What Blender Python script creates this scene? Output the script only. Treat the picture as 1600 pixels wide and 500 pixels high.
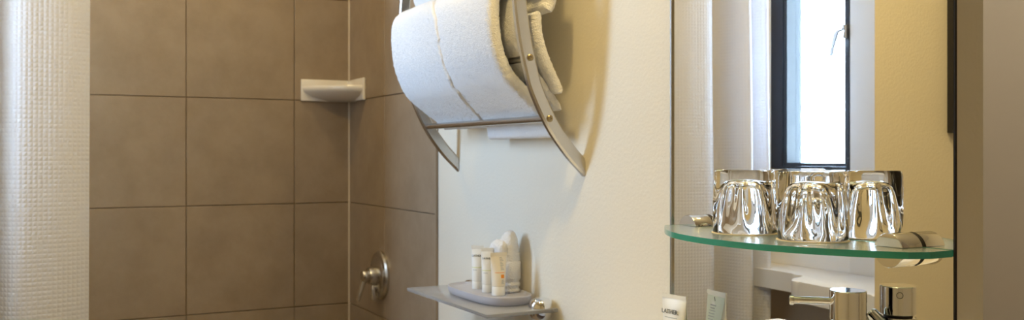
import bpy, bmesh, math, random
from mathutils import Vector, Matrix, noise

# ------------------------------------------------------------------ camera, light
sc = bpy.context.scene
for o in list(bpy.data.objects):
    bpy.data.objects.remove(o)
COL = sc.collection
ZC = 1.22                     # eye height
D = 0.907                     # camera to mirror wall
F = 1476.0                    # focal length in pixels of a 1600 px wide frame
TH = math.atan2(781, 1476)    # camera heading, turned from the wall direction towards the mirror
HOR = 241.0

cam_d = bpy.data.cameras.new('camera')
cam_d.sensor_width = 36.0
cam_d.lens = 36.0 * F / 1600.0
cam_d.shift_y = -(250 - HOR) / 1600.0
cam_d.clip_start = 0.02
cam_d.dof.use_dof = True
cam_d.dof.focus_distance = 1.25
cam_d.dof.aperture_fstop = 9.0
cam = bpy.data.objects.new('camera', cam_d)
COL.objects.link(cam)
cam.location = (-D, 0, ZC)
cam.rotation_euler = (math.pi / 2, 0, -TH)
sc.camera = cam

world = bpy.data.worlds.new('overcast_sky')
sc.world = world
world.use_nodes = True
wb = world.node_tree.nodes['Background']
wb.inputs[0].default_value = (0.54, 0.73, 1.0, 1)
wb.inputs[1].default_value = 36.0

# window opening (in the left wall, x = XB)
XB = -1.2335
WY0, WY1, WZ0, WZ1 = 1.941, 2.257, ZC - 0.045, 2.15
pl = bpy.data.lights.new('window_daylight', 'AREA')
pl.shape = 'RECTANGLE'
pl.size = WZ1 - WZ0
pl.size_y = WY1 - WY0
pl.cycles.is_portal = True
po = bpy.data.objects.new('window_daylight', pl)
COL.objects.link(po)
po.location = (XB - 0.06, (WY0 + WY1) / 2, (WZ0 + WZ1) / 2)
po.rotation_euler = (0, -math.pi / 2, 0)      # faces +x, into the room

sc.view_settings.view_transform = 'Standard'
sc.view_settings.look = 'None'
sc.view_settings.gamma = 1.0
sc.view_settings.use_curve_mapping = False
sc.view_settings.exposure = 0.0
LAMP_W = 10.0
FILL_W = 7.2
LAMP_COL = (1.0, 0.73, 0.30)


# ------------------------------------------------------------------ pixel helpers
def phi(px):
    return TH + math.atan((px - 800) / F)


def on_x(px, py, x):
    """where the line of sight meets the plane x = const: (y, z)"""
    y = (x + D) / math.tan(phi(px))
    d = y * math.cos(TH) + (x + D) * math.sin(TH)
    return y, ZC + (HOR - py) * d / F


def on_y(px, py, y):
    X = y * math.tan(phi(px))
    d = y * math.cos(TH) + X * math.sin(TH)
    return X - D, ZC + (HOR - py) * d / F


# ------------------------------------------------------------------ materials
MATS = {}


def mat(name, col, rough=0.5, metal=0.0, spec=0.5, trans=0.0, ior=1.45, bump=None, var=None,
        coat=0.0, sheen=0.0, subsurf=0.0):
    m = bpy.data.materials.new(name)
    m.use_nodes = True
    nt = m.node_tree
    b = nt.nodes['Principled BSDF']
    b.inputs['Base Color'].default_value = (*col, 1)
    b.inputs['Roughness'].default_value = rough
    b.inputs['Metallic'].default_value = metal
    b.inputs['Specular IOR Level'].default_value = spec
    b.inputs['Transmission Weight'].default_value = trans
    b.inputs['IOR'].default_value = ior
    b.inputs['Coat Weight'].default_value = coat
    if sheen:
        b.inputs['Sheen Weight'].default_value = sheen
        b.inputs['Sheen Roughness'].default_value = 0.6
    tc = nt.nodes.new('ShaderNodeTexCoord')
    geo = nt.nodes.new('ShaderNodeNewGeometry')
    if bump:                      # (scale, strength, distance, detail)
        n = nt.nodes.new('ShaderNodeTexNoise')
        n.inputs['Scale'].default_value = bump[0]
        n.inputs['Detail'].default_value = bump[3]
        nt.links.new(geo.outputs['Position'], n.inputs['Vector'])
        bn = nt.nodes.new('ShaderNodeBump')
        bn.inputs['Strength'].default_value = bump[1]
        bn.inputs['Distance'].default_value = bump[2]
        nt.links.new(n.outputs['Fac'], bn.inputs['Height'])
        nt.links.new(bn.outputs['Normal'], b.inputs['Normal'])
    if var:                       # (scale, other colour, low, high)
        n = nt.nodes.new('ShaderNodeTexNoise')
        n.inputs['Scale'].default_value = var[0]
        n.inputs['Detail'].default_value = 6
        n.inputs['Roughness'].default_value = 0.65
        nt.links.new(geo.outputs['Position'], n.inputs['Vector'])
        r = nt.nodes.new('ShaderNodeMapRange')
        r.inputs['From Min'].default_value = var[2]
        r.inputs['From Max'].default_value = var[3]
        nt.links.new(n.outputs['Fac'], r.inputs['Value'])
        mx = nt.nodes.new('ShaderNodeMix')
        mx.data_type = 'RGBA'
        mx.inputs['A'].default_value = (*col, 1)
        mx.inputs['B'].default_value = (*var[1], 1)
        nt.links.new(r.outputs['Result'], mx.inputs['Factor'])
        nt.links.new(mx.outputs['Result'], b.inputs['Base Color'])
    MATS[name] = m
    return m


PAINT = mat('cream_orange_peel_paint', (0.80, 0.755, 0.65), 0.55, spec=0.35, bump=(170, 0.13, 0.004, 2.0))
TRIMP = mat('taupe_trim_paint', (0.56, 0.49, 0.41), 0.45, spec=0.4, bump=(18, 0.10, 0.01, 2.0))
WHITEP = mat('white_trim_paint', (0.80, 0.82, 0.86), 0.4)
CEIL = mat('white_ceiling_paint', (0.85, 0.83, 0.78), 0.7, bump=(160, 0.3, 0.003, 2.0))
FLOORM = mat('taupe_floor_tile', (0.30, 0.24, 0.18), 0.35, var=(7, (0.36, 0.29, 0.22), 0.35, 0.65))
TILE = mat('taupe_porcelain_tile', (0.350, 0.272, 0.192), 0.42, spec=0.45, bump=(60, 0.12, 0.004, 6.0),
           var=(9, (0.295, 0.225, 0.155), 0.38, 0.66))
GROUT = mat('brown_grout', (0.23, 0.175, 0.12), 0.85)
CAULK = mat('cream_caulk', (0.62, 0.53, 0.40), 0.6)
CERAMIC = mat('white_glazed_ceramic', (0.80, 0.76, 0.69), 0.18, spec=0.6, coat=0.3)
CHROME = mat('polished_chrome', (0.80, 0.80, 0.80), 0.06, metal=1.0)
NICKEL = mat('satin_nickel', (0.60, 0.585, 0.56), 0.26, metal=1.0, bump=(400, 0.05, 0.001, 1.0))
BRASS = mat('brass_screw_metal', (0.36, 0.29, 0.17), 0.3, metal=1.0)
BLACKM = mat('black_window_metal', (0.022, 0.028, 0.036), 0.4)
DARK = mat('dark_rubber', (0.015, 0.013, 0.012), 0.6)
TOWEL = mat('white_terry_cotton', (0.80, 0.80, 0.81), 0.95, spec=0.1, sheen=0.3, bump=(420, 0.6, 0.005, 3.0))
SOLID = mat('white_solid_surface', (0.80, 0.81, 0.84), 0.3)
PLASTIC = mat('white_tube_plastic', (0.86, 0.86, 0.83), 0.32)
GREENP = mat('pale_sage_tube_plastic', (0.70, 0.76, 0.66), 0.32)
CREAMP = mat('cream_tube_plastic', (0.84, 0.78, 0.66), 0.32)
INK = mat('dark_grey_ink', (0.10, 0.11, 0.12), 0.6)
PALEINK = mat('pale_grey_ink', (0.42, 0.45, 0.46), 0.6)
LIME = mat('lime_green_ink', (0.62, 0.68, 0.22), 0.6)
ORANGE = mat('orange_ink', (0.86, 0.30, 0.02), 0.5)
WOOD = mat('dark_vanity_wood', (0.10, 0.06, 0.035), 0.4, var=(14, (0.16, 0.10, 0.06), 0.4, 0.6))
PAPER = mat('cream_paper', (0.86, 0.74, 0.52), 0.8)
PICT = mat('pale_picture_paper', (0.70, 0.66, 0.58), 0.6, var=(4, (0.45, 0.45, 0.42), 0.45, 0.6))
TRAYM = mat('frosted_tray_plastic', (0.70, 0.70, 0.76), 0.35, trans=0.45, ior=1.2)
FROST = mat('frosted_shelf_glass', (0.80, 0.82, 0.86), 0.22, trans=0.75, ior=1.3)
GLASS = mat('clear_tumbler_glass', (1.0, 0.995, 0.98), 0.0, trans=1.0, ior=1.5)
SHELFG = mat('clear_green_shelf_glass', (0.78, 0.92, 0.87), 0.22, trans=0.9, ior=1.5)
GREENEDGE = mat('green_glass_edge', (0.05, 0.40, 0.31), 0.12, trans=0.35, ior=1.45)
MIRROR = mat('mirror_silver', (0.94, 0.945, 0.94), 0.0, metal=1.0)


def pane_material():
    m = bpy.data.materials.new('window_pane_glass')
    m.use_nodes = True
    nt = m.node_tree
    nt.nodes.clear()
    out = nt.nodes.new('ShaderNodeOutputMaterial')
    tr = nt.nodes.new('ShaderNodeBsdfTransparent')
    tr.inputs[0].default_value = (0.95, 0.97, 0.98, 1)
    gl = nt.nodes.new('ShaderNodeBsdfGlossy')
    gl.inputs['Roughness'].default_value = 0.05
    mx = nt.nodes.new('ShaderNodeMixShader')
    mx.inputs[0].default_value = 0.06
    nt.links.new(tr.outputs[0], mx.inputs[1])
    nt.links.new(gl.outputs[0], mx.inputs[2])
    nt.links.new(mx.outputs[0], out.inputs[0])
    return m


PANE = pane_material()


def curtain_material():
    """white waffle weave: cells from the cloth's own UV (metres along the cloth, metres up)"""
    m = bpy.data.materials.new('white_waffle_cloth')
    m.use_nodes = True
    nt = m.node_tree
    nt.nodes.clear()
    L = nt.links.new
    out = nt.nodes.new('ShaderNodeOutputMaterial')
    df = nt.nodes.new('ShaderNodeBsdfDiffuse')
    df.inputs[0].default_value = (0.83, 0.84, 0.89, 1)
    ts = nt.nodes.new('ShaderNodeBsdfTranslucent')
    ts.inputs[0].default_value = (0.74, 0.76, 0.82, 1)
    mx = nt.nodes.new('ShaderNodeMixShader')
    mx.inputs[0].default_value = 0.30
    L(df.outputs[0], mx.inputs[1])
    L(ts.outputs[0], mx.inputs[2])
    L(mx.outputs[0], out.inputs[0])
    uv = nt.nodes.new('ShaderNodeUVMap')
    sp = nt.nodes.new('ShaderNodeSeparateXYZ')
    L(uv.outputs[0], sp.inputs[0])
    vals = []
    for ax in ('X', 'Y'):
        mu = nt.nodes.new('ShaderNodeMath'); mu.operation = 'MULTIPLY'
        mu.inputs[1].default_value = math.pi / 0.0095
        L(sp.outputs[ax], mu.inputs[0])
        si = nt.nodes.new('ShaderNodeMath'); si.operation = 'SINE'
        L(mu.outputs[0], si.inputs[0])
        ab = nt.nodes.new('ShaderNodeMath'); ab.operation = 'ABSOLUTE'
        L(si.outputs[0], ab.inputs[0])
        vals.append(ab)
    mn = nt.nodes.new('ShaderNodeMath'); mn.operation = 'MULTIPLY'
    L(vals[0].outputs[0], mn.inputs[0])
    L(vals[1].outputs[0], mn.inputs[1])
    bp = nt.nodes.new('ShaderNodeBump')
    bp.inputs['Strength'].default_value = 0.38
    bp.inputs['Distance'].default_value = 0.0028
    L(mn.outputs[0], bp.inputs['Height'])
    L(bp.outputs[0], df.inputs['Normal'])
    L(bp.outputs[0], ts.inputs['Normal'])
    return m


CURTAIN = curtain_material()


def lamp_material():
    m = bpy.data.materials.new('lamp_diffuser')
    m.use_nodes = True
    b = m.node_tree.nodes['Principled BSDF']
    b.inputs['Base Color'].default_value = (0.9, 0.85, 0.7, 1)
    b.inputs['Emission Color'].default_value = (*LAMP_COL, 1)
    b.inputs['Emission Strength'].default_value = 8.0
    return m


LAMPM = lamp_material()


# ------------------------------------------------------------------ mesh helpers
def link(name, me, m, parent=None, smooth=False, loc=None):
    o = bpy.data.objects.new(name, me)
    COL.objects.link(o)
    if m and not me.materials:
        for k in (m if isinstance(m, (list, tuple)) else [m]):
            me.materials.append(k)
    if parent:
        o.parent = parent
    if loc:
        o.location = loc
    if smooth:
        for p in me.polygons:
            p.use_smooth = True
    return o


def from_bm(name, bm, m, parent=None, smooth=False, angle=None):
    bmesh.ops.recalc_face_normals(bm, faces=bm.faces[:])
    me = bpy.data.meshes.new(name)
    bm.to_mesh(me)
    bm.free()
    o = link(name, me, m, parent, smooth or angle is not None)
    if angle is not None:
        me.set_sharp_from_angle(angle=math.radians(angle))
    return o


def empty(name, loc=(0, 0, 0), rz=0):
    o = bpy.data.objects.new(name, None)
    o.empty_display_size = 0.05
    COL.objects.link(o)
    o.location = loc
    o.rotation_euler.z = rz
    return o


def tag(o, label, cat, group=None):
    o['label'] = label
    o['category'] = cat
    if group:
        o['group'] = group
    return o


def struct(o, label=None, cat=None):
    o['kind'] = 'structure'
    if label:
        o['label'] = label
    if cat:
        o['category'] = cat
    return o


def bm_box(bm, x0, x1, y0, y1, z0, z1, bevel=0.0, seg=2):
    r = bmesh.ops.create_cube(bm, size=1.0)
    vs = r['verts']
    for v in vs:
        v.co = Vector((x0 + (v.co.x + .5) * (x1 - x0), y0 + (v.co.y + .5) * (y1 - y0), z0 + (v.co.z + .5) * (z1 - z0)))
    if bevel:
        es = list({e for v in vs for e in v.link_edges})
        bmesh.ops.bevel(bm, geom=es, offset=bevel, segments=seg, profile=0.5, affect='EDGES')


def box(name, x0, x1, y0, y1, z0, z1, m, parent=None, bevel=0.0, seg=2):
    bm = bmesh.new()
    bm_box(bm, x0, x1, y0, y1, z0, z1, bevel, seg)
    return from_bm(name, bm, m, parent, angle=35 if bevel else None)


def rings(name, rs, m, parent=None, close=False, cap=True, smooth=True, angle=40):
    """loft through a list of equally long closed rings"""
    bm = bmesh.new()
    n = len(rs[0])
    V = [[bm.verts.new(p) for p in r] for r in rs]
    k = len(V)
    for i in range(k if close else k - 1):
        a, b = V[i], V[(i + 1) % k]
        for j in range(n):
            bm.faces.new((a[j], a[(j + 1) % n], b[(j + 1) % n], b[j]))
    if cap and not close:
        bm.faces.new(V[0]); bm.faces.new(V[-1])
    return from_bm(name, bm, m, parent, smooth, angle)


def lathe(name, prof, m, parent=None, axis='Z', origin=(0, 0, 0), n=40, angle=40, frame=None):
    """prof: (radius, height); axis direction given by frame matrix or by letter"""
    if frame is None:
        frame = {'Z': Matrix.Identity(3), 'X': Matrix(((0, 0, 1), (1, 0, 0), (0, 1, 0))),
                 'Y': Matrix(((1, 0, 0), (0, 0, 1), (0, -1, 0)))}[axis]
    O = Vector(origin)
    rs = [[O + frame @ Vector((max(r, 1e-5) * math.cos(2 * math.pi * j / n), max(r, 1e-5) * math.sin(2 * math.pi * j / n), h))
           for j in range(n)] for r, h in prof]
    return rings(name, rs, m, parent, angle=angle)


def frame_to(d):
    d = Vector(d).normalized()
    return d.to_track_quat('Z', 'Y').to_matrix()


def rod(name, a, b, r, m, parent=None, n=24, bevel=0.0):
    a, b = Vector(a), Vector(b)
    L = (b - a).length
    e = bevel
    prof = [(r - e, 0), (r, e), (r, L - e), (r - e, L)] if e else [(r, 0), (r, L)]
    return lathe(name, prof, m, parent, origin=a, frame=frame_to(b - a), n=n)


def prism(name, pts, z0, z1, m, parent=None, bevel=0.0, seg=3, angle=35):
    bm = bmesh.new()
    f = bm.faces.new([bm.verts.new((x, y, z0)) for x, y in pts])
    r = bmesh.ops.extrude_face_region(bm, geom=[f])
    for v in r['geom']:
        if isinstance(v, bmesh.types.BMVert):
            v.co.z = z1
    if bevel:
        es = [e for e in bm.edges if abs(e.verts[0].co.z - e.verts[1].co.z) < 1e-6]
        bmesh.ops.bevel(bm, geom=es, offset=bevel, segments=seg, profile=0.5, affect='EDGES')
    return from_bm(name, bm, m, parent, angle=angle)


def spline(pts, n):
    """Catmull-Rom through points of any dimension, resampled evenly"""
    P = [Vector(p) for p in pts]
    P = [2 * P[0] - P[1]] + P + [2 * P[-1] - P[-2]]
    out = []
    for i in range(1, len(P) - 2):
        for k in range(24):
            t = k / 24
            a, b, c, d = P[i - 1], P[i], P[i + 1], P[i + 2]
            out.append(0.5 * ((2 * b) + (c - a) * t + (2 * a - 5 * b + 4 * c - d) * t * t + (3 * b - a - 3 * c + d) * t ** 3))
    out.append(P[-2])
    s = [0]
    for i in range(1, len(out)):
        s.append(s[-1] + (out[i] - out[i - 1]).length)
    res = []
    j = 0
    for k in range(n):
        w = s[-1] * k / (n - 1)
        while j < len(s) - 2 and s[j + 1] < w:
            j += 1
        t = (w - s[j]) / max(1e-9, s[j + 1] - s[j])
        res.append(out[j].lerp(out[j + 1], min(1, t)))
    return res


def text(name, body, size, m, parent, origin, right, up, depth=0.0002):
    cu = bpy.data.curves.new(name, 'FONT')
    cu.body = body
    cu.size = size
    cu.extrude = depth
    cu.align_x = 'CENTER'
    cu.resolution_u = 3
    t = bpy.data.objects.new(name + '_tmp', cu)
    COL.objects.link(t)
    bpy.context.view_layer.update()
    me = bpy.data.meshes.new_from_object(t)
    bpy.data.objects.remove(t)
    right = Vector(right).normalized()
    up = Vector(up).normalized()
    nrm = right.cross(up)
    M = Matrix((right, up, nrm)).transposed()
    for v in me.vertices:
        v.co = Vector(origin) + M @ v.co
    me.materials.clear()
    return link(name, me, m, parent)


# ------------------------------------------------------------------ the room
H = 2.42
YB = 2.764            # shower back wall
YT = 2.093            # where the wall tiles stop
YP = 1.602            # partition seen in the mirror
XP = -0.939
YE = 0.684            # end of the mirror wall
XR = 0.048            # thickness of the mirror wall, seen on its end
XH = 0.75             # passage beyond it
XL = -2.1
YN = -1.3

struct(box('floor', XL, XH + .1, YN, YB + .1, -0.06, 0, FLOORM), 'taupe tiled bathroom floor', 'floor')
struct(box('ceiling', XL - .1, XH + .1, YN - .1, YB + .2, H, H + 0.06, CEIL), 'white painted ceiling', 'ceiling')
struct(box('wall_right', 0, XR, YE, YT, 0, H, PAINT), 'cream textured wall behind towel rack and mirror', 'wall')
struct(box('wall_hall', XH, XH + 0.1, YN, 2.0, 0, H, TRIMP), 'smooth taupe passage wall beyond the mirror, right edge', 'wall')
struct(box('wall_hall_end', XR, XH, 1.9, 2.0, 0, H, TRIMP), 'taupe end wall of the passage', 'wall')
struct(box('wall_near', XL, XH + .1, YN - 0.1, YN, 0, H, PAINT), 'cream wall behind the camera', 'wall')
struct(box('wall_far_left', XL - 0.1, XL, YN, YP, 0, H, PAINT), 'cream wall left of the camera', 'wall')

# partition with a splayed end; the painted face looks back to the camera
bm = bmesh.new()
pp = [(XL, YP), (XP, YP), (XP - 0.003, YP + 0.002), (XB, 1.70), (XB - 0.12, 1.70), (XL, 1.70)]
f = bm.faces.new([bm.verts.new((x, y, 0)) for x, y in pp])
r = bmesh.ops.extrude_face_region(bm, geom=[f])
for v in r['geom']:
    if isinstance(v, bmesh.types.BMVert):
        v.co.z = H
struct(from_bm('wall_partition', bm, PAINT), 'golden cream wall seen in the mirror right of window', 'wall')

# wall with the window
bm = bmesh.new()
XW = XB - 0.075
for (y0, y1, z0, z1) in ((1.70, WY0, 0, H), (WY1, YB + .1, 0, H), (WY0, WY1, 0, WZ0), (WY0, WY1, WZ1, H)):
    bm_box(bm, XW, XB, y0, y1, z0, z1)
struct(from_bm('wall_left', bm, PAINT), 'cream wall around the narrow window, seen in mirror', 'wall')
bm = bmesh.new()
LZ = ZC - 0.342        # ledge top
bm_box(bm, XB, XB + 0.008, 1.70, YB, 0, LZ - 0.055)
struct(from_bm('wall_left_lower', bm, TRIMP), 'brown wall below the white ledge', 'wall')
struct(box('trim_bounce', XB, XB + 0.006, WY0, 2.40, LZ + 0.0005, WZ0 - 0.002, WHITEP), 'white panel added for bounced light between window and ledge', 'trim')  # whiter than the wall around it, standing in for bounced light
struct(box('trim_2', XB, XB + 0.009, 1.78, WY0 - 0.001, LZ, H, WHITEP, bevel=0.002), 'white upright casing beside the black window', 'trim')

# tiled shower walls: grout bed + single tiles
TW = 0.305
GAP = 0.0022
zl = ZC - 0.1457
z_lines = [zl + k * TW for k in range(-4, 6)]
z_lines = [max(0, min(H, z)) for z in z_lines]
tile_cache = {}


def tile(parent, w, h, loc, rot):
    key = (round(w, 4), round(h, 4))
    if key not in tile_cache:
        bm = bmesh.new()
        bm_box(bm, -w / 2, w / 2, -0.004, 0, -h / 2, h / 2, 0.0012, 1)
        bmesh.ops.recalc_face_normals(bm, faces=bm.faces[:])
        me = bpy.data.meshes.new('tile')
        bm.to_mesh(me); bm.free()
        me.materials.append(TILE)
        tile_cache[key] = me
    o = bpy.data.objects.new('tile', tile_cache[key])
    COL.objects.link(o)
    o.parent = parent
    o.location = loc
    o.rotation_euler.z = rot
    return o


wb_ = struct(box('wall_back', XB, 0.12, YB, YB + 0.1, 0, H, GROUT), 'taupe tiled back wall of the shower', 'wall')
xl = [0.0, -0.172, -0.172 - TW, -0.172 - 2 * TW, -0.172 - 3 * TW, XB]
for i in range(5):
    for k in range(9):
        h = z_lines[k + 1] - z_lines[k]
        w = xl[i] - xl[i + 1]
        if h > 0.02 and w > 0.02:
            tile(wb_, w - GAP, h - GAP, ((xl[i] + xl[i + 1]) / 2, YB, (z_lines[k] + z_lines[k + 1]) / 2), 0)
ws_ = struct(box('wall_shower_side', 0.0, 0.12, YT, YB, 0, H, GROUT), 'taupe tiled shower wall with the valve', 'wall')
yl = [YB - 0.004, 2.4545, YT + 0.013]
for i in range(2):
    for k in range(9):
        h = z_lines[k + 1] - z_lines[k]
        if h > 0.02:
            tile(ws_, yl[i] - yl[i + 1] - GAP, h - GAP, (0.0, (yl[i] + yl[i + 1]) / 2, (z_lines[k] + z_lines[k + 1]) / 2), -math.pi / 2)
box('edge_strip', -0.006, 0.0, YT, YT + 0.0115, 0, H, TILE, ws_, bevel=0.001)
rod('caulk_bead', (-0.004, YB - 0.004, 0), (-0.004, YB - 0.004, H), 0.0035, CAULK, wb_, n=8)

# window: black frame, sash, pane, handle
win = struct(empty('window_1', (XB, (WY0 + WY1) / 2, WZ0)), 'narrow black-framed casement window reflected in mirror', 'window')


def local(o, root):
    o.location = o.location - root.location
    return o


def frame_box(name, y0, y1, z0, z1, wl, wr, wb2, wt, x0, x1, m):
    bm = bmesh.new()
    bm_box(bm, x0, x1, y0, y0 + wl, z0, z1)
    bm_box(bm, x0, x1, y1 - wr, y1, z0, z1)
    bm_box(bm, x0, x1, y0 + wl, y1 - wr, z0, z0 + wb2)
    bm_box(bm, x0, x1, y0 + wl, y1 - wr, z1 - wt, z1)
    return local(from_bm(name, bm, m, win), win)


frame_box('window_frame', WY0, WY1, WZ0, WZ1, 0.012, 0.050, 0.008, 0.03, XB - 0.07, XB + 0.010, BLACKM)
frame_box('sash', WY0 + 0.0125, WY1 - 0.051, WZ0 + 0.009, WZ1 - 0.031, 0.010, 0.013, 0.010, 0.02, XB - 0.045, XB + 0.004, BLACKM)
local(box('pane', XB - 0.034, XB - 0.030, WY0 + 0.0225, WY1 - 0.064, WZ0 + 0.019, WZ1 - 0.051, PANE, win), win)
hz = ZC + 0.352
bm = bmesh.new()
bm_box(bm, XB + 0.002, XB + 0.020, WY0 + 0.006, WY0 + 0.022, hz - 0.02, hz + 0.022, 0.003)
local(from_bm('handle_plate', bm, NICKEL, win, angle=40), win)
hd = rings('handle', [[Vector((XB + .014 + xx + a * 0.5, y + b, z)) for a, b in ((-w, -w), (w, -w), (w, w), (-w, w))]
                      for xx, y, z, w in ((0.004, WY0 + .014, hz + .006, .006), (0.016, WY0 + .016, hz + .006, .008),
                                          (0.020, WY0 + .026, hz - .004, .007), (0.020, WY0 + .040, hz - .045, .005),
                                          (0.018, WY0 + .048, hz - .068, .005))], NICKEL, win, angle=30)
local(hd, win)

# white ledge below the window with an S-shaped front
front = spline([(-1.085, 2.30), (-1.085, 2.153), (-1.083, 2.04), (-1.072, 1.975), (-1.035, 1.952), (-0.995, 1.935),
                (-0.972, 1.895), (-0.957, 1.80), (-0.9505, 1.70), (-0.949, 1.612)], 60)
pts = [(p.x, p.y) for p in front] + [(-0.97, 1.6125), (XB, 1.7005), (XB, 2.30)]
tag(prism('wall_ledge', pts, LZ - 0.055, LZ, SOLID, bevel=0.004),
    'white solid ledge with curved front below the window', 'ledge')

# framed picture on the partition: only its dark edge shows at the rim of the mirror
pr = empty('picture_frame', (-1.4235, YP, ZC + 0.054))
bm = bmesh.new()
for (x0, x1, z0, z1) in ((-.225, -.205, 0, .62), (.205, .225, 0, .62), (-.205, .205, 0, .02), (-.205, .205, .60, .62)):
    bm_box(bm, x0, x1, -0.028, -0.001, z0, z1)
from_bm('frame', bm, DARK, pr)
box('print', -.205, .205, -0.012, -0.002, .02, .60, PICT, pr)
tag(pr, 'black picture frame whose edge shows at the right rim of the mirror', 'picture')

# ceiling lamps of the room, and an added one in the passage
def lamp(x, y, w, label, col=LAMP_COL):
    t = empty('ceiling_light', (x, y, H))
    lathe('rim', [(0.055, -0.004), (0.075, -0.010), (0.085, -0.004), (0.085, 0.0), (0.055, 0.0)], WHITEP, t, n=36)
    lathe('diffuser', [(0.0, -0.006), (0.055, -0.006), (0.055, -0.001), (0.0, -0.001)], LAMPM, t, n=36)
    ld = bpy.data.lights.new('bulb', 'AREA')
    ld.shape = 'DISK'
    ld.size = 0.11
    ld.energy = w
    ld.color = col
    lo = bpy.data.objects.new('bulb', ld)
    COL.objects.link(lo)
    lo.parent = t
    lo.location = (0, 0, -0.012)
    tag(t, label, 'lamp')



vl = empty('fill_lamp', (-0.0005, 0.93, 2.20))  # unseen lamp added as warm fill for the partition, curtain and tiles
box('backplate', -0.02, 0, -0.19, 0.19, -0.035, 0.035, CHROME, vl, bevel=0.003)
lathe('shade', [(0.0, -0.2), (0.030, -0.2), (0.034, -0.196), (0.034, 0.196), (0.030, 0.2), (0.0, 0.2)], LAMPM, vl, origin=(-0.075, 0, 0), frame=frame_to((0, 1, 0)), n=28)
for yy in (-0.12, 0.12):
    rod('arm', (-0.02, yy, 0), (-0.045, yy, 0), 0.006, CHROME, vl)
ld = bpy.data.lights.new('bulb', 'AREA')
ld.shape = 'RECTANGLE'; ld.size = 0.06; ld.size_y = 0.40
ld.energy = FILL_W; ld.color = LAMP_COL
lo = bpy.data.objects.new('bulb', ld)
COL.objects.link(lo)
lo.parent = vl
lo.location = (-0.112, 0, -0.01)
lo.rotation_euler = (0, math.radians(55), 0)
tag(vl, 'added tubular light for warm fill, unseen above the mirror', 'lamp')
lamp(-0.60, 1.08, LAMP_W * 0.85, 'round warm ceiling light in front of the towel rack')
lamp(0.42, 0.75, 10.0, 'added round ceiling light to brighten the passage beyond the mirror wall', (1.0, 0.95, 0.80))  # unseen lamp, added to brighten the taupe passage wall
lamp(-0.55, 2.42, LAMP_W * 0.45, 'round warm ceiling light over the shower')

# ------------------------------------------------------------------ mirror
MY0, MY1 = 0.6805, 1.177
mr = empty('wall_mirror', (0, (MY0 + MY1) / 2, ZC - 0.30))
bm = bmesh.new()
ya, yb_ = MY0 - (MY0 + MY1) / 2, MY1 - (MY0 + MY1) / 2
bm_box(bm, -0.005, -0.0005, ya + 0.001, yb_ - 0.004, 0, 1.15)
from_bm('mirror_glass', bm, MIRROR, mr)
box('edge_strip', -0.0045, -0.0008, ya - 0.0004, ya + 0.0009, 0, 1.15, DARK, mr)
box('edge_channel', -0.008, -0.0005, yb_ - 0.0035, yb_, 0, 1.15, NICKEL, mr)
tag(mr, 'tall frameless mirror above the glass shelf reflecting window', 'mirror')

# ------------------------------------------------------------------ shower curtain and rod
YC = 2.177
rodt = empty('curtain_rod', (0, YC, 2.08))
rod('tube', (-0.004, 0, 0), (XB + 0.001, 0, 0), 0.0125, CHROME, rodt)
rod('flange', (-0.0005, 0, 0), (-0.02, 0, 0), 0.03, CHROME, rodt)
rod('flange', (XB + 0.0005, 0, 0), (XB + 0.02, 0, 0), 0.03, CHROME, rodt)
tag(rodt, 'chrome shower curtain rod across the shower opening', 'rod')


def curtain():
    base = spline([(-0.762, YC + 0.012), (-0.790, YC - 0.004), (-0.845, YC - 0.018), (-0.900, YC - 0.020), (-0.935, YC + 0.022),
                   (-0.915, YC + 0.060), (-0.945, YC + 0.080), (-0.985, YC + 0.045), (-1.000, YC - 0.022), (-1.022, YC - 0.045),
                   (-1.045, YC - 0.020), (-1.052, YC + 0.04), (-1.070, YC + 0.045), (-1.085, YC - 0.01), (-1.100, YC - 0.035),
                   (-1.118, YC - 0.015), (-1.130, YC + 0.035)], 260)
    s = [0]
    for i in range(1, len(base)):
        s.append(s[-1] + (base[i] - base[i - 1]).length)
    z0, z1, nz = 0.22, 2.05, 70
    bm = bmesh.new()
    uvl = bm.loops.layers.uv.new('UVMap')
    V, U = [], {}
    cx = -0.762
    for k in range(nz + 1):
        z = z0 + (z1 - z0) * k / nz
        row = []
        for i, p in enumerate(base):
            amp = 1.0 + 0.18 * (1 - k / nz)
            x = cx + (p.x - cx) * (1 + 0.0 * k) - 0.006 * math.sin(z * 2.0) * (1 if i else 0) * (i / len(base))
            y = YC + (p.y - YC) * amp + 0.006 * noise.noise(Vector((s[i] * 3, z * 1.3, 3)))
            x += 0.004 * (z - ZC)
            v = bm.verts.new((x, y, z))
            U[v] = (s[i], z)
            row.append(v)
        V.append(row)
    for k in range(nz):
        for i in range(len(base) - 1):
            fc = bm.faces.new((V[k][i], V[k][i + 1], V[k + 1][i + 1], V[k + 1][i]))
            for lp in fc.loops:
                lp[uvl].uv = U[lp.vert]
    o = from_bm('shower_curtain', bm, CURTAIN, smooth=True)
    return o


tag(curtain(), 'white waffle-weave shower curtain drawn to the left', 'curtain')

# ------------------------------------------------------------------ corner soap dish
sd = empty('soap_dish', (0, YB, ZC))
lx, ly = 0.154, 0.157
Zt, Zb = 0.222, 0.157
bm = bmesh.new()
bm_box(bm, -lx, -0.0045, -0.013, -0.0045, Zb, Zt, 0.003, 3)
from_bm('back_plate', bm, CERAMIC, sd, angle=40)
bm = bmesh.new()
bm_box(bm, -0.013, -0.0045, -ly, -0.0045, Zb, Zt, 0.003, 3)
from_bm('side_plate', bm, CERAMIC, sd, angle=40)


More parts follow.
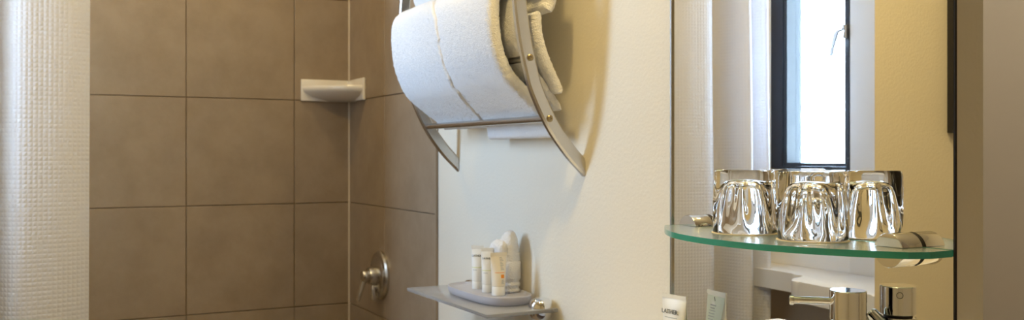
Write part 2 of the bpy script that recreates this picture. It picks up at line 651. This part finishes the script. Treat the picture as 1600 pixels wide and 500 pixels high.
def dish_ring(k, z, inset=0.0):
    """quarter shape in the corner: curved front between the two plate ends"""
    c = Vector((-0.006, -0.006, 0))
    out = []
    n = 20
    for j in range(n + 1):
        a = j / n * math.pi / 2
        ex = 1.35
        x = -(lx - 0.006 - inset) * k * (math.cos(a) ** (2 / ex))
        y = -(ly - 0.006 - inset) * k * (math.sin(a) ** (2 / ex))
        out.append(Vector((x - .004, y - .004, z)))
    out.append(Vector((-0.004, -0.004, z)))
    return out


rings('shelf', [dish_ring(0.45, Zb), dish_ring(0.80, Zb + 0.012), dish_ring(0.97, Zb + 0.026), dish_ring(1.0, Zb + 0.032),
                dish_ring(1.0, Zb + 0.040), dish_ring(0.985, Zb + 0.043), dish_ring(0.95, Zb + 0.042), dish_ring(0.90, Zb + 0.036),
                dish_ring(0.4, Zb + 0.034)], CERAMIC, sd, angle=60)
tag(sd, 'white ceramic corner soap dish on brown shower tiles', 'soap dish')

# ------------------------------------------------------------------ shower valve
vy, vz = 2.480, ZC - 0.334
sv = empty('shower_valve', (-0.0042, vy, vz))
FX = frame_to((-1, 0, 0))
lathe('escutcheon', [(0.067, 0.0), (0.067, 0.006), (0.063, 0.011), (0.050, 0.012), (0.046, 0.015), (0.030, 0.017), (0.0, 0.017)], NICKEL, sv, frame=FX, n=56, angle=30)
lathe('sleeve', [(0.024, 0.014), (0.024, 0.034), (0.0225, 0.038), (0.0, 0.038)], NICKEL, sv, frame=FX)
lathe('handle_hub', [(0.015, 0.034), (0.0165, 0.036), (0.0165, 0.052), (0.0145, 0.056), (0.0, 0.057)], NICKEL, sv, frame=FX)
rings('lever', [[Vector((x, y + w * math.cos(2 * math.pi * j / 12), z + 0)) + Vector((t * math.sin(2 * math.pi * j / 12), 0, 0)) for j in range(12)]
                for x, y, z, w, t in ((-0.046, 0.0, 0.006, .012, .008), (-0.050, 0.004, -0.018, .011, .008), (-0.058, 0.006, -0.045, .009, .006), (-0.064, 0.008, -0.068, .007, .005), (-0.065, 0.008, -0.072, .004, .003))],
      CHROME, sv, angle=50)
bm = bmesh.new()
bm_box(bm, -0.030, -0.010, -0.008, 0.008, -0.068, -0.026, 0.004, 3)
from_bm('diverter', bm, CHROME, sv, angle=40)
tag(sv, 'round chrome shower valve with lever on brown tile', 'shower valve')

# ------------------------------------------------------------------ towel rack
ZM = 0.30     # the bow is symmetric about this height (relative to the eye)
outer = [(0.0, -0.040), (-0.037, -0.0045), (-0.0704, 0.0364), (-0.0911, 0.0702), (-0.1115, 0.1124), (-0.121, 0.1437),
         (-0.1323, 0.1895), (-0.1398, 0.232), (-0.1435, 0.2647), (-0.145, 0.30)]
outer = outer + [(x, 2 * ZM - z) for x, z in reversed(outer[:-1])]
OUT = spline(outer, 70)
NRM = []
for i in range(len(OUT)):
    a, b = OUT[max(0, i - 1)], OUT[min(len(OUT) - 1, i + 1)]
    t = (b - a).normalized()
    NRM.append(Vector((t.y, -t.x)) if True else None)      # towards the wall
RY0, RY1 = 1.432, 1.988
rack = empty('towel_rack', (0, (RY0 + RY1) / 2, ZC))
yc = (RY0 + RY1) / 2
BWID = 0.024


def side_frame(y0, th):
    rs = []
    sec = [(0.0, .25), (0.0, .75), (.12, 1.0), (.88, 1.0), (1.0, .85), (1.0, .15), (.88, 0.0), (.12, 0.0)]
    for i, p in enumerate(OUT):
        n = NRM[i]
        ring = []
        for u, w in sec:
            q = p + n * (u * BWID)
            ring.append(Vector((min(q.x, -0.0008), y0 - yc + w * th, q.y)))
        rs.append(ring)
    return rings('side_frame', rs, NICKEL, rack, angle=25)


side_frame(RY0, 0.015)
side_frame(RY1 - 0.015, 0.015)
BARS = [(-0.0765, 0.0625), (-0.1155, 0.1675), (-0.1155, 2 * ZM - 0.1675), (-0.0765, 2 * ZM - 0.0625)]
for bx, bz in BARS:
    rod('cross_bar', (bx, RY0 + 0.014 - yc, bz), (bx, RY1 - 0.014 - yc, bz), 0.0065, NICKEL, rack, n=20)
    for yy, sg in ((RY0, -1), (RY1, 1)):
        s_ = lathe('screw', [(0.0062, -0.0005), (0.0062, 0.0010), (0.0045, 0.0022), (0.0024, 0.0024), (0.0018, 0.0012), (0.0, 0.0012)], BRASS, rack,
                   origin=(bx + (0.002 if bz < ZM else 0.002), yy - yc, bz), frame=frame_to((0, sg, 0)), n=20, angle=20)
tag(rack, 'bowed satin metal towel rack on the cream wall', 'towel rack')


def slab(name, path, thick, y0, y1, m, parent=None, ny=120, ns=90, seed=0, rough=0.0011, wave=0.004):
    """a soft folded cloth: a rounded thick sheet swept along a path in the x-z plane, wide in y.
    y0, y1 may be functions of the path fraction"""
    P = spline(path, ns)
    f0 = y0 if callable(y0) else (lambda t: y0)
    f1 = y1 if callable(y1) else (lambda t: y1)
    rs = []
    ne = 7
    for i, p in enumerate(P):
        a, b = P[max(0, i - 1)], P[min(ns - 1, i + 1)]
        tg = (b - a).normalized()
        n = Vector((-tg.y, tg.x))
        t = i / (ns - 1)
        # rounded ends of the sheet
        d_end = min(i, ns - 1 - i)
        k = math.sqrt(max(0.03, 1 - (1 - min(1, d_end / 5)) ** 2))
        h = thick / 2 * k
        ya, yb2 = f0(t), f1(t)
        ring = []
        loop = []
        m2 = ny
        for j in range(m2 + 1):
            loop.append((ya + h + (yb2 - ya - 2 * h) * j / m2, 1))
        for j in range(1, ne):
            an = math.pi * j / ne
            loop.append((yb2 - h + h * math.sin(an), math.cos(an)))
        for j in range(m2 + 1):
            loop.append((yb2 - h - (yb2 - ya - 2 * h) * j / m2, -1))
        for j in range(1, ne):
            an = math.pi * j / ne
            loop.append((ya + h - h * math.sin(an), -math.cos(an)))
        for yy, s in loop:
            w = wave * noise.noise(Vector((yy * 7 + seed, t * 2.5, seed * 1.7)))
            q = Vector((p.x + n.x * (h * s + w), yy + 0.35 * w, p.y + n.y * (h * s + w)))
            q += rough * Vector(noise.random_unit_vector()) * random.random()
            ring.append(Vector((min(q.x, -0.003), q.y, q.z)))
        rs.append(ring)
    o = rings(name, rs, m, parent, angle=180)
    return o


random.seed(4)
noise.seed_set(7)


def zabs(path):
    return [(x, ZC + z) for x, z in path]


def towel_root(name, y, z):
    return empty(name, (-0.1, y, z))


def adopt(o, root):
    o.parent = root
    o.location = -root.location
    return o


# big towel: hung over the bow, tucked behind the lowest bar
big = towel_root('bath_towel', 1.69, ZC + 0.04)
face = [(-0.040, 0.060), (-0.062, 0.082), (-0.096, 0.106), (-0.130, 0.135), (-0.149, 0.168), (-0.159, 0.205), (-0.163, 0.245),
        (-0.158, 0.280), (-0.138, 0.298), (-0.118, 0.288), (-0.108, 0.262)]


def face_p(t):
    k = t * (len(face) - 1)
    i = min(len(face) - 2, int(k))
    f_ = k - i
    return (face[i][0] + (face[i + 1][0] - face[i][0]) * f_, face[i][1] + (face[i + 1][1] - face[i][1]) * f_)


def crease_y(t):
    # crease in the photograph, from the tuck at the bar up to the top
    px = [(0.0, 756), (0.10, 748), (0.22, 724), (0.34, 703), (0.46, 690), (0.56, 684), (0.68, 683), (1.0, 688)]
    for (a, pa), (b, pb) in zip(px, px[1:]):
        if t <= b:
            q = pa + (pb - pa) * (t - a) / (b - a)
            break
    x = face_p(t)[0] - 0.020
    return (x + D) / math.tan(phi(q))


thick = [(x - 0.001, z + (0.003 if 6 <= i <= 9 else 0)) for i, (x, z) in enumerate(face)]
adopt(slab('lower_fold', zabs(thick), 0.026, 1.468, 1.930, TOWEL, seed=1, rough=0.0015, ny=150, ns=110), big)
over = [(x - 0.0110 * (0.8 + 0.2 * min(1, i / 3)), z + (0.006 if 6 <= i <= 9 else -0.005 if i <= 3 else 0)) for i, (x, z) in enumerate(face)]
adopt(slab('upper_fold', zabs(over), 0.015, crease_y, 1.937, TOWEL, seed=1, rough=0.0015, ns=110), big)
inner = [(-0.036, 0.080), (-0.062, 0.112), (-0.098, 0.150), (-0.125, 0.200), (-0.128, 0.250), (-0.122, 0.300)]
adopt(slab('inner_fold', zabs(inner), 0.016, 1.456, 1.90, TOWEL, seed=8), big)
tag(big, 'thick white bath towel folded over front of the rack', 'towel')

# inner towel hanging between the rack and the wall, its end showing right of the frame
inn = towel_root('hand_towel', 1.65, ZC + 0.03)
adopt(slab('back_fold', zabs([(-0.094, 0.250), (-0.088, 0.205), (-0.070, 0.155), (-0.048, 0.108)]), 0.020, 1.438, 1.86, TOWEL, seed=11), inn)
adopt(slab('front_fold', zabs([(-0.100, 0.200), (-0.088, 0.150), (-0.058, 0.100), (-0.044, 0.060), (-0.040, 0.030)]), 0.018, 1.475, 1.735, TOWEL, seed=14), inn)
tag(inn, 'white hand towel hanging behind the rack, hem below lowest bar', 'towel')

# towel rolled on the upper bars
top = towel_root('rolled_towel', 1.69, ZC + 0.31)
adopt(slab('outer_roll', zabs([(-0.118, 0.312), (-0.134, 0.330), (-0.142, 0.385), (-0.136, 0.450), (-0.110, 0.490), (-0.070, 0.470),
                               (-0.056, 0.410), (-0.066, 0.345), (-0.095, 0.320)]), 0.030, 1.47, 1.895, TOWEL, seed=21, ns=80), top)
adopt(slab('inner_roll', zabs([(-0.105, 0.345), (-0.118, 0.400), (-0.100, 0.440), (-0.085, 0.400), (-0.092, 0.360)]), 0.024, 1.46, 1.885, TOWEL, seed=24, ns=60), top)
adopt(slab('loose_end', zabs([(-0.070, 0.345), (-0.062, 0.310), (-0.064, 0.275), (-0.074, 0.252)]), 0.022, 1.436, 1.80, TOWEL, seed=27, ns=60), top)
tag(top, 'rolled white towel above the bath towel, top of rack', 'towel')

# ------------------------------------------------------------------ frosted shelf with tray
SZ = -0.2885
fs = empty('frosted_shelf', (0, 1.716, ZC + SZ))
o = box('glass_plate', -0.153, -0.004, -0.195, 0.195, -0.007, 0.0, FROST, fs, bevel=0.0012)
for yy in (-0.166, 0.130):
    rs = []
    for sgn, nm in ((1, 'bracket_top'), (-1, 'bracket_bottom')):
        prof = [(0.0235, 0.0), (0.0230, 0.005), (0.0205, 0.011), (0.015, 0.0165), (0.007, 0.0185), (0.0, 0.019)]
        z0 = 0.0002 if sgn > 0 else -0.0072
        lathe(nm, prof, CHROME, fs, origin=(-0.0250, yy, z0), frame=frame_to((0, 0, sgn)), n=40, angle=50)
tag(fs, 'frosted glass shelf on chrome clamps below the towel rack', 'shelf')

tr_top = -0.2705


def superell(cx, cy, a, b, e, n=56, rot=0):
    out = []
    for j in range(n):
        t = 2 * math.pi * j / n
        c, s = math.cos(t), math.sin(t)
        x = a * math.copysign(abs(c) ** (2 / e), c)
        y = b * math.copysign(abs(s) ** (2 / e), s)
        out.append((cx + x * math.cos(rot) - y * math.sin(rot), cy + x * math.sin(rot) + y * math.cos(rot)))
    return out


def tray_ring(k, z):
    return [Vector((x, y, z)) for x, y in superell(0, 0, 0.056 + k, 0.122 + k, 3.2)]


ty, tx = 1.699, -0.062
tray = rings('amenity_tray', [tray_ring(-.010, SZ + .0004), tray_ring(-.003, SZ + .003), tray_ring(0, SZ + .010), tray_ring(0, tr_top - .001),
                              tray_ring(-.0015, tr_top), tray_ring(-.004, tr_top - .001), tray_ring(-.006, tr_top - 0.0035), tray_ring(-.02, tr_top - 0.004)], TRAYM, angle=50)
tray.location = (tx, ty, ZC)
tag(tray, 'frosted plastic tray holding toiletries on the frosted shelf', 'tray')
TZ = ZC + tr_top - 0.0036


def tube(name, loc, hgt, w, r, cap_h, body_m, face_dir, cap_m=None, lean=0.0):
    """toiletry tube standing on its cap: round at the cap, flat crimp at the top. local -y is its face"""
    t = empty(name, loc)
    fd = Vector((face_dir[0], face_dir[1], 0)).normalized()
    t.rotation_euler = (lean, 0, math.atan2(fd.y, fd.x) + math.pi / 2)
    n = 36
    lathe('cap', [(r * .93, 0.0), (r * .98, 0.0012), (r * .98, cap_h - .0012), (r * .94, cap_h)], cap_m or body_m, t, n=n)
    rs = []
    prof = [(cap_h, r * .90, r * .90), (cap_h + .001, r, r), (cap_h + .006, r, r)]
    for k in range(1, 9):
        q = k / 8
        prof.append((cap_h + .006 + (hgt - cap_h - .014) * q, r + (w / 2 - r) * q ** 1.1, r * (1 - q ** 1.4) + 0.0014))
    prof += [(hgt - .007, w / 2, .0009), (hgt, w / 2, .0008)]
    for z, a, b in prof:
        rs.append([Vector((a * math.cos(2 * math.pi * j / n), b * math.sin(2 * math.pi * j / n), z)) for j in range(n)])
    rings('body', rs, body_m, t, angle=35)
    box('crimp', -w / 2, w / 2, -.0012, .0012, hgt - .006, hgt, body_m, t)

    def surf(z):
        for (za, aa, ba), (zb, ab, bb) in zip(prof, prof[1:]):
            if za <= z <= zb:
                return ba + (bb - ba) * (z - za) / max(1e-6, zb - za)
        return .001
    t['hgt'] = hgt
    return t, surf


def print_text(t, surf, body, size, x, z, m, name='lettering', back=False):
    s = -1 if not back else 1
    o = text(name, body, size, m, t, (x, s * (surf(z) + .0006), z), (1 if not back else -1, 0, 0), (0, 0, 1), 0.0003)
    return o


def band(t, surf, z0, z1, x0, x1, m, name='printed_band', back=False):
    s = -1 if not back else 1
    n = 12
    bm = bmesh.new()
    R = t['rad']
    rows = []
    for z in (z0, z1):
        row = []
        for j in range(n + 1):
            x = x0 + (x1 - x0) * j / n
            b = surf(z)
            a = t['halfw'](z) if callable(t.get('halfw')) else R
            y = b * math.sqrt(max(0.0, 1 - min(1, (x / a)) ** 2)) + .0003
            row.append(bm.verts.new((x, s * y, z)))
        rows.append(row)
    for j in range(n):
        bm.faces.new((rows[0][j], rows[0][j + 1], rows[1][j + 1], rows[1][j]))
    return from_bm(name, bm, m, t, smooth=True)


cam_dir = lambda x, y: Vector((-D - x, -y, 0))
tubes = [(-0.068, 1.737, 'leftmost white toiletry tube with lime stripe on the tray', -0.25),
         (-0.072, 1.683, 'middle white toiletry tube with lime stripe, second on the tray', -0.1)]
for x, y, lab, tw in tubes:
    fd = cam_dir(x, y)
    fd.rotate(Matrix.Rotation(tw, 3, 'Z').to_euler())
    t, sf = tube('toiletry_tube', (x, y, TZ), 0.088, 0.0245, 0.0108, 0.016, PLASTIC, fd, lean=0.0)
    t['rad'] = 0.0112
    print_text(t, sf, 'LATHER', 0.0055, 0.0, 0.066, INK)
    band(t, sf, 0.0435, 0.0445, -0.010, 0.010, LIME)
    band(t, sf, 0.0385, 0.0395, -0.007, 0.002, PALEINK, 'fine_print')
    tag(t, lab, 'toiletry tube', 'toiletry tubes on the tray')
x, y = -0.071, 1.636
fd = cam_dir(x, y)
fd.rotate(Matrix.Rotation(0.35, 3, 'Z').to_euler())
t, sf = tube('toiletry_tube', (x, y, TZ), 0.083, 0.034, 0.0135, 0.018, CREAMP, fd, PLASTIC)
t['rad'] = 0.0142
band(t, sf, 0.0345, 0.0412, 0.0005, 0.0075, ORANGE, 'orange_square')
band(t, sf, 0.0445, 0.0455, -0.012, 0.012, ORANGE, 'orange_stripe')
for k in range(9):
    band(t, sf, 0.050 + k * 0.0028, 0.0512 + k * 0.0028, 0.001, 0.009 - 0.0016 * (k % 3), PALEINK, 'fine_print')
for k in range(4):
    band(t, sf, 0.0235 + k * 0.0022, 0.0243 + k * 0.0022, 0.001, 0.008 - 0.002 * (k % 2), PALEINK, 'fine_print')
tag(t, 'cream toiletry tube with orange square, nearest on the tray', 'toiletry tube', 'toiletry tubes on the tray')


# folded washcloth standing on the tray
wc = empty('washcloth', (-0.034, 1.672, TZ))
n = 64


def cloth_ring(z, a, b, fl, ox=0, oy=0):
    out = []
    for j in range(n):
        th = 2 * math.pi * j / n
        k = 1 + fl * math.sin(th * 5 + z * 60) * .04 + .02 * noise.noise(Vector((math.cos(th) * 2, math.sin(th) * 2, z * 60)))
        out.append(Vector((ox + a * k * math.cos(th), oy + b * k * math.sin(th), z)) + .0007 * Vector(noise.random_unit_vector()))
    return out


rs = []
for k in range(40):
    q = k / 39
    z = 0.078 * q
    a = 0.0255 + .0012 * math.sin(q * 40) * (1 if q < .3 else 0.2)
    b = 0.0265 + .0012 * math.sin(q * 40) * (1 if q < .3 else 0.2)
    e = min(1, math.sqrt(max(0.02, 1 - (1 - min(1, k / 3)) ** 2)))
    rs.append(cloth_ring(z, a * (.85 + .15 * e), b * (.85 + .15 * e), 0.3))
rings('roll', rs, TOWEL, wc, angle=180)
rs = []
for k in range(34):                # pleated tuck that stands up behind, its peak towards the wall
    q = k / 33
    z = 0.055 + 0.066 * q
    w = 0.0255 * math.sqrt(max(0.05, 1 - q ** 4))
    rs.append([v + Vector((0, 0, 0.007 * q * (-v.y / 0.025))) for v in
               cloth_ring(z, 0.022 * (1 - .55 * q ** 2) * math.sqrt(max(.05, 1 - q ** 12)), w, 1.0, 0.004 * q, -0.003 * q)])
rings('top_tuck', rs, TOWEL, wc, angle=180)
rs = []
for k in range(30):                # thick fold lying across the top front
    q = k / 29
    y = 0.032 - 0.056 * q
    r = 0.0130 * math.sqrt(max(0.05, 1 - (2 * q - 1) ** 8))
    rs.append([Vector((-0.014 + r * 1.0 * math.cos(2 * math.pi * j / 36), y, 0.081 + 0.006 * math.sin(q * 3) + r * 1.25 * math.sin(2 * math.pi * j / 36) + .002 * noise.noise(Vector((q * 5, j * .4, 1)))))
               + .0011 * Vector(noise.random_unit_vector()) for j in range(36)])
rings('front_fold', rs, TOWEL, wc, angle=180)
rings('wrap_band', [cloth_ring(.026, .0262, .0272, 0), cloth_ring(.028, .0272, .0282, 0), cloth_ring(.060, .0272, .0282, 0), cloth_ring(.062, .0262, .0272, 0)], TOWEL, wc, angle=180)
tag(wc, 'white rolled washcloth with tucked top behind the tubes', 'washcloth')

# ------------------------------------------------------------------ glass shelf on the mirror
GZ = -0.104
gt = 0.0075
ysh0, ysh1 = 0.680, 1.122
ymid = (ysh0 + ysh1) / 2
gs = empty('glass_shelf', (0, ymid, ZC + GZ))
half = (ysh1 - ysh0) / 2
arc = []
N = 48
for j in range(N + 1):
    u = -1 + 2 * j / N
    arc.append((-(0.058 + 0.090 * (1 - abs(u) ** 2.2)), u * half))
pts = [(-0.0075, -half + 0.001)] + [(-0.044, -half)] + arc[1:-1] + [(-0.062, half - 0.004), (-0.052, half), (-0.0075, half - 0.001)]
bm = bmesh.new()
f = bm.faces.new([bm.verts.new((x, y, -gt)) for x, y in pts])
r = bmesh.ops.extrude_face_region(bm, geom=[f])
for v in r['geom']:
    if isinstance(v, bmesh.types.BMVert):
        v.co.z = 0
bmesh.ops.recalc_face_normals(bm, faces=bm.faces[:])
for fc in bm.faces:
    fc.material_index = 1 if abs(fc.normal.z) < 0.5 else 0
from_bm('glass_plate', bm, [SHELFG, GREENEDGE], gs)


def half_disc(name, y, up):
    R = 0.0205
    bm = bmesh.new()
    n2 = 28
    z_cut = 0.0005 if up else -gt - 0.0005
    cz = -gt / 2 - (0.001 if up else -0.001)
    prof = []
    amax = math.acos(min(1, (z_cut - cz) / R if up else (cz - z_cut) / R))
    for j in range(n2 + 1):
        a = -amax + 2 * amax * j / n2
        prof.append((y + R * math.sin(a), cz + (R * math.cos(a) if up else -R * math.cos(a))))
    rs = []
    for x, sc_ in ((-0.0082, 1.0), (-0.0388, 1.0), (-0.040, 0.965)):
        rs.append([Vector((x, y + (p - y) * sc_, z_cut + (q - z_cut) * sc_)) for p, q in prof])
    rings('gasket', [[Vector((x, y + (p - y) * .94, z_cut + (q - z_cut) * .94)) for p, q in prof] for x in (-0.0052, -0.0083)], DARK, gs, angle=35)
    return rings(name, rs, CHROME, gs, angle=35)


for by in (0.738, 1.094):
    half_disc('clamp_top', by - ymid, True)
    half_disc('clamp_bottom', by - ymid, False)
tag(gs, 'bow-fronted green-edged glass shelf on chrome clamps before the mirror', 'shelf')


# ------------------------------------------------------------------ tumblers, upside down
def tumbler(name, x, y, rz):
    t = empty(name, (x, y, ZC + GZ + 0.0008), rz)
    n = 96
    Hh = 0.083
    R = 0.0415

    def sq(th, r, k):
        """circle (k = 0) to rounded square (k = 1)"""
        c, s = abs(math.cos(th)), abs(math.sin(th))
        e = 2 + 4.5 * k
        return r * (c ** e + s ** e) ** (-1 / e)

    def ring(r, z, k, flute=0.0):
        out = []
        for j in range(n):
            th = 2 * math.pi * j / n
            rr = sq(th, r, k) * (1 - flute * (0.5 - 0.5 * math.cos(th * 8)))
            out.append(Vector((rr * math.cos(th), rr * math.sin(th), z)))
        return out
    rs = [ring(R - .0012, 0.0003, 0), ring(R, 0.0016, 0), ring(R - .0002, 0.008, 0)]
    for q in (.2, .35, .5, .65, .8, .92):
        rs.append(ring(R - 0.0055 * q, Hh * q, min(1, q * 1.05)))
    rs += [ring(R - .0060, Hh - .002, 1), ring(R - .0075, Hh, 1), ring(R - .020, Hh, 1), ring(0.004, Hh - 0.0005, 0)]
    outer_rs = rs
    cav = 0.0695
    ins = [ring(R - .0028, 0.0003, 0), ring(R - .0036, 0.004, 0, 0.0)]
    for q, r_, k in ((.18, .0368, .05), (.40, .0342, .2), (.62, .0312, .35), (.80, .0284, .4), (.90, .0262, .35), (.965, .0215, .3), (.992, .014, .1), (1.0, .003, 0)):
        ins.append(ring(r_, cav * q, k, 0.13 * min(1, q * 1.5) * (1 if q < .95 else .5)))
    # one closed shell: from the centre of the base, down the outside, round the rim, up the inside
    allr = list(reversed(outer_rs)) + ins
    rings('glass_body', allr, GLASS, t, angle=50)
    lathe('paper_coaster', [(0.0, -0.0006), (R + .0015, -0.0006), (R + .0015, 0.0000), (0.0, 0.0000)], PAPER, t, n=48)
    return t


GRP = 'upturned tumblers on the glass shelf'
tag(tumbler('glass_tumbler', -0.052, 0.959, 0.70), 'upturned clear glass tumbler, left one on the glass shelf', 'glass', GRP)
tag(tumbler('glass_tumbler', -0.050, 0.841, 0.45), 'upturned clear glass tumbler, right one nearer the camera on shelf', 'glass', GRP)

# ------------------------------------------------------------------ vanity, faucet, tube
CZ = ZC - 0.335
van = empty('vanity_unit', (-0.25, 1.0, 0))
bm = bmesh.new()
bm_box(bm, -0.21, 0.248, -0.46, 0.44, 0.10, CZ - 0.035)
from_bm('cabinet_body', bm, WOOD, van)
for k in range(2):
    d_ = box('door', -0.228, -0.211, -0.455 + k * 0.45, -0.012 + k * 0.447, 0.12, CZ - 0.045, WOOD, van, bevel=0.002)
    rod('handle', (-0.235, -0.04 + k * 0.06, 0.55), (-0.235, -0.04 + k * 0.06, 0.70), 0.005, CHROME, d_)
box('plinth', -0.17, 0.248, -0.45, 0.43, 0.0, 0.10, WOOD, van)
tag(van, 'dark wooden vanity cabinet under the white counter', 'vanity')
ct = empty('vanity_counter', (-0.25, 1.0, CZ))
bm = bmesh.new()
# counter with an oval opening, basin below
ring_o = []
n = 64
bcx, bcy, ba, bb = -0.035, -0.211, 0.125, 0.20
inner_v = [bm.verts.new((bcx + ba * math.cos(2 * math.pi * j / n), bcy + bb * math.sin(2 * math.pi * j / n), 0)) for j in range(n)]
x0, x1, y0, y1 = -0.24, 0.2485, -0.47, 0.45


def rect_pt(j):
    a = 2 * math.pi * j / n
    c, s = math.cos(a), math.sin(a)
    t = min(((x1 if c > 0 else x0) - bcx) / c if abs(c) > 1e-6 else 9, ((y1 if s > 0 else y0) - bcy) / s if abs(s) > 1e-6 else 9)
    return (bcx + c * t, bcy + s * t)


outer_v = [bm.verts.new((*rect_pt(j), 0)) for j in range(n)]
low_v = [bm.verts.new((*rect_pt(j), -0.035)) for j in range(n)]
for j in range(n):
    k = (j + 1) % n
    bm.faces.new((inner_v[j], inner_v[k], outer_v[k], outer_v[j]))
    bm.faces.new((outer_v[j], outer_v[k], low_v[k], low_v[j]))
from_bm('counter_top', bm, SOLID, ct, angle=30)
rs = []
for q, z in ((1.0, 0.0), (.99, -.01), (.95, -.045), (.85, -.085), (.65, -.112), (.3, -.122), (.08, -.123)):
    rs.append([Vector((bcx + ba * q * math.cos(2 * math.pi * j / n), bcy + bb * q * math.sin(2 * math.pi * j / n), z)) for j in range(n)])
rings('basin', rs, CERAMIC, ct, angle=60)
box('backsplash', 0.2440, 0.2492, -0.31, 0.45, 0.0004, 0.034, SOLID, ct)
tag(ct, 'white vanity counter with oval basin below the mirror', 'counter')

fx, fy = -0.047, 0.789
fa = empty('basin_faucet', (fx, fy, CZ))
b0 = -(CZ - ZC)                       # height of the eye above the counter
cap_top = b0 - 0.158
cap_bot = cap_top - 0.034
R = 0.0207
lathe('body', [(R + .004, 0.0003), (R + .004, .004), (R, .006), (R, cap_bot - .0035), (R - .001, cap_bot - .0030), (R - .0035, cap_bot - .0030)], CHROME, fa, n=56, angle=30)
lathe('neck_ring', [(R - .004, cap_bot - .004), (R - .004, cap_bot + .001)], DARK, fa, n=48)
lathe('handle_cap', [(R - .0035, cap_bot), (R - .0006, cap_bot), (R, cap_bot + .0006), (R, cap_top - .0010), (R - .0010, cap_top), (0.0, cap_top)], CHROME, fa, n=64, angle=30)
ldir = Vector((-1.05, 0.87, 0)).normalized()
lz = cap_top - 0.0135
lv = rod('lever', ldir * (R - .002) + Vector((0, 0, lz)), ldir * 0.062 + Vector((0, 0, lz)), 0.0043, CHROME, fa, bevel=0.0004)
lathe('lever_tip', [(0.0046, 0.0), (0.0058, 0.0008), (0.0058, 0.0042), (0.0050, 0.0052), (0.0030, 0.0052), (0.0030, 0.0046), (0.0, 0.0046)], CHROME, fa,
      origin=ldir * 0.0605 + Vector((0, 0, lz)), frame=frame_to(ldir), n=28, angle=25)
# hot and cold mark: a ring on the wall side
md = (-ldir).to_track_quat('Z', 'Y').to_matrix()
ang0 = math.atan2(-ldir.y, -ldir.x)
rs = []
for j in range(32):
    a = 2 * math.pi * j / 32
    ring = []
    for k in range(6):
        b = 2 * math.pi * k / 6
        rr = 0.0036 + 0.00035 * math.cos(b)
        th = ang0 - 0.10 + rr * math.cos(a) / R
        ring.append(Vector(((R + .0002 * math.sin(b)) * math.cos(th), (R + .0002 * math.sin(b)) * math.sin(th), cap_top - 0.0095 + rr * math.sin(a))))
    rs.append(ring)
rings('temperature_mark', rs, DARK, fa, close=True, cap=False, angle=180)
sp = spline([(-0.012, 0, b0 - .235), (-0.06, 0, b0 - .228), (-0.105, 0, b0 - .236), (-0.128, 0, b0 - .262)], 20)
rs = []
for i, p in enumerate(sp):
    tg = (sp[min(19, i + 1)] - sp[max(0, i - 1)]).normalized()
    n1 = Vector((0, 1, 0)); n2 = tg.cross(n1)
    rs.append([p + (n1 * math.cos(2 * math.pi * j / 20) + n2 * math.sin(2 * math.pi * j / 20)) * 0.0105 for j in range(20)])
rings('spout', rs, CHROME, fa, angle=50)
rod('lift_rod', (0.018, -0.022, b0 - .226), (0.033, 0.013, b0 - .189), 0.0076, CHROME, fa, bevel=0.0022)
tag(fa, 'chrome basin faucet with a pin lever below the glass shelf', 'faucet')

# toiletry tube standing by the mirror
hgt = 0.128
t, sf = tube('toiletry_tube', (-0.045, 1.118, CZ), hgt, 0.050, 0.0165, 0.022, PLASTIC, (-1, -0.12), lean=0.0)
t['rad'] = 0.021
print_text(t, sf, 'LATHER.', 0.0092, -0.002, 0.1005, INK)
band(t, sf, 0.0945, 0.0955, -0.014, 0.012, PALEINK, 'fine_print')
bk = rings('back_label', [[Vector((a * x, (sf(z) + .0002) * (1 - .35 * abs(x) ** 2), z)) for x in [u / 8 - 1 for u in range(17)]] +
                          [Vector((a * x, (sf(z) + .00005) * (1 - .35 * abs(x) ** 2), z)) for x in [1 - u / 8 for u in range(17)]]
                         for z, a in ((0.03, .0165), (0.06, .0185), (0.09, .0205), (0.1205, .0235))], GREENP, t, angle=60)
print_text(t, sf, '/', 0.0085, 0.0, 0.1135, INK, 'printed_mark', back=True)
for k in range(8):
    wdt = (0.013, 0.010, 0.013, 0.012, 0.0135, 0.011, 0.013, 0.012)[k]
    z = 0.1075 - k * 0.0042
    yv = sf(z) + .0006
    box('fine_print', -0.006 - wdt / 2 + .003, -0.006 + wdt * .9, yv, yv + .0002, z - .0016 * (1 if k < 2 else .6), z, PALEINK, t)
tag(t, 'white toiletry tube standing against the mirror beside the shelf', 'toiletry tube')
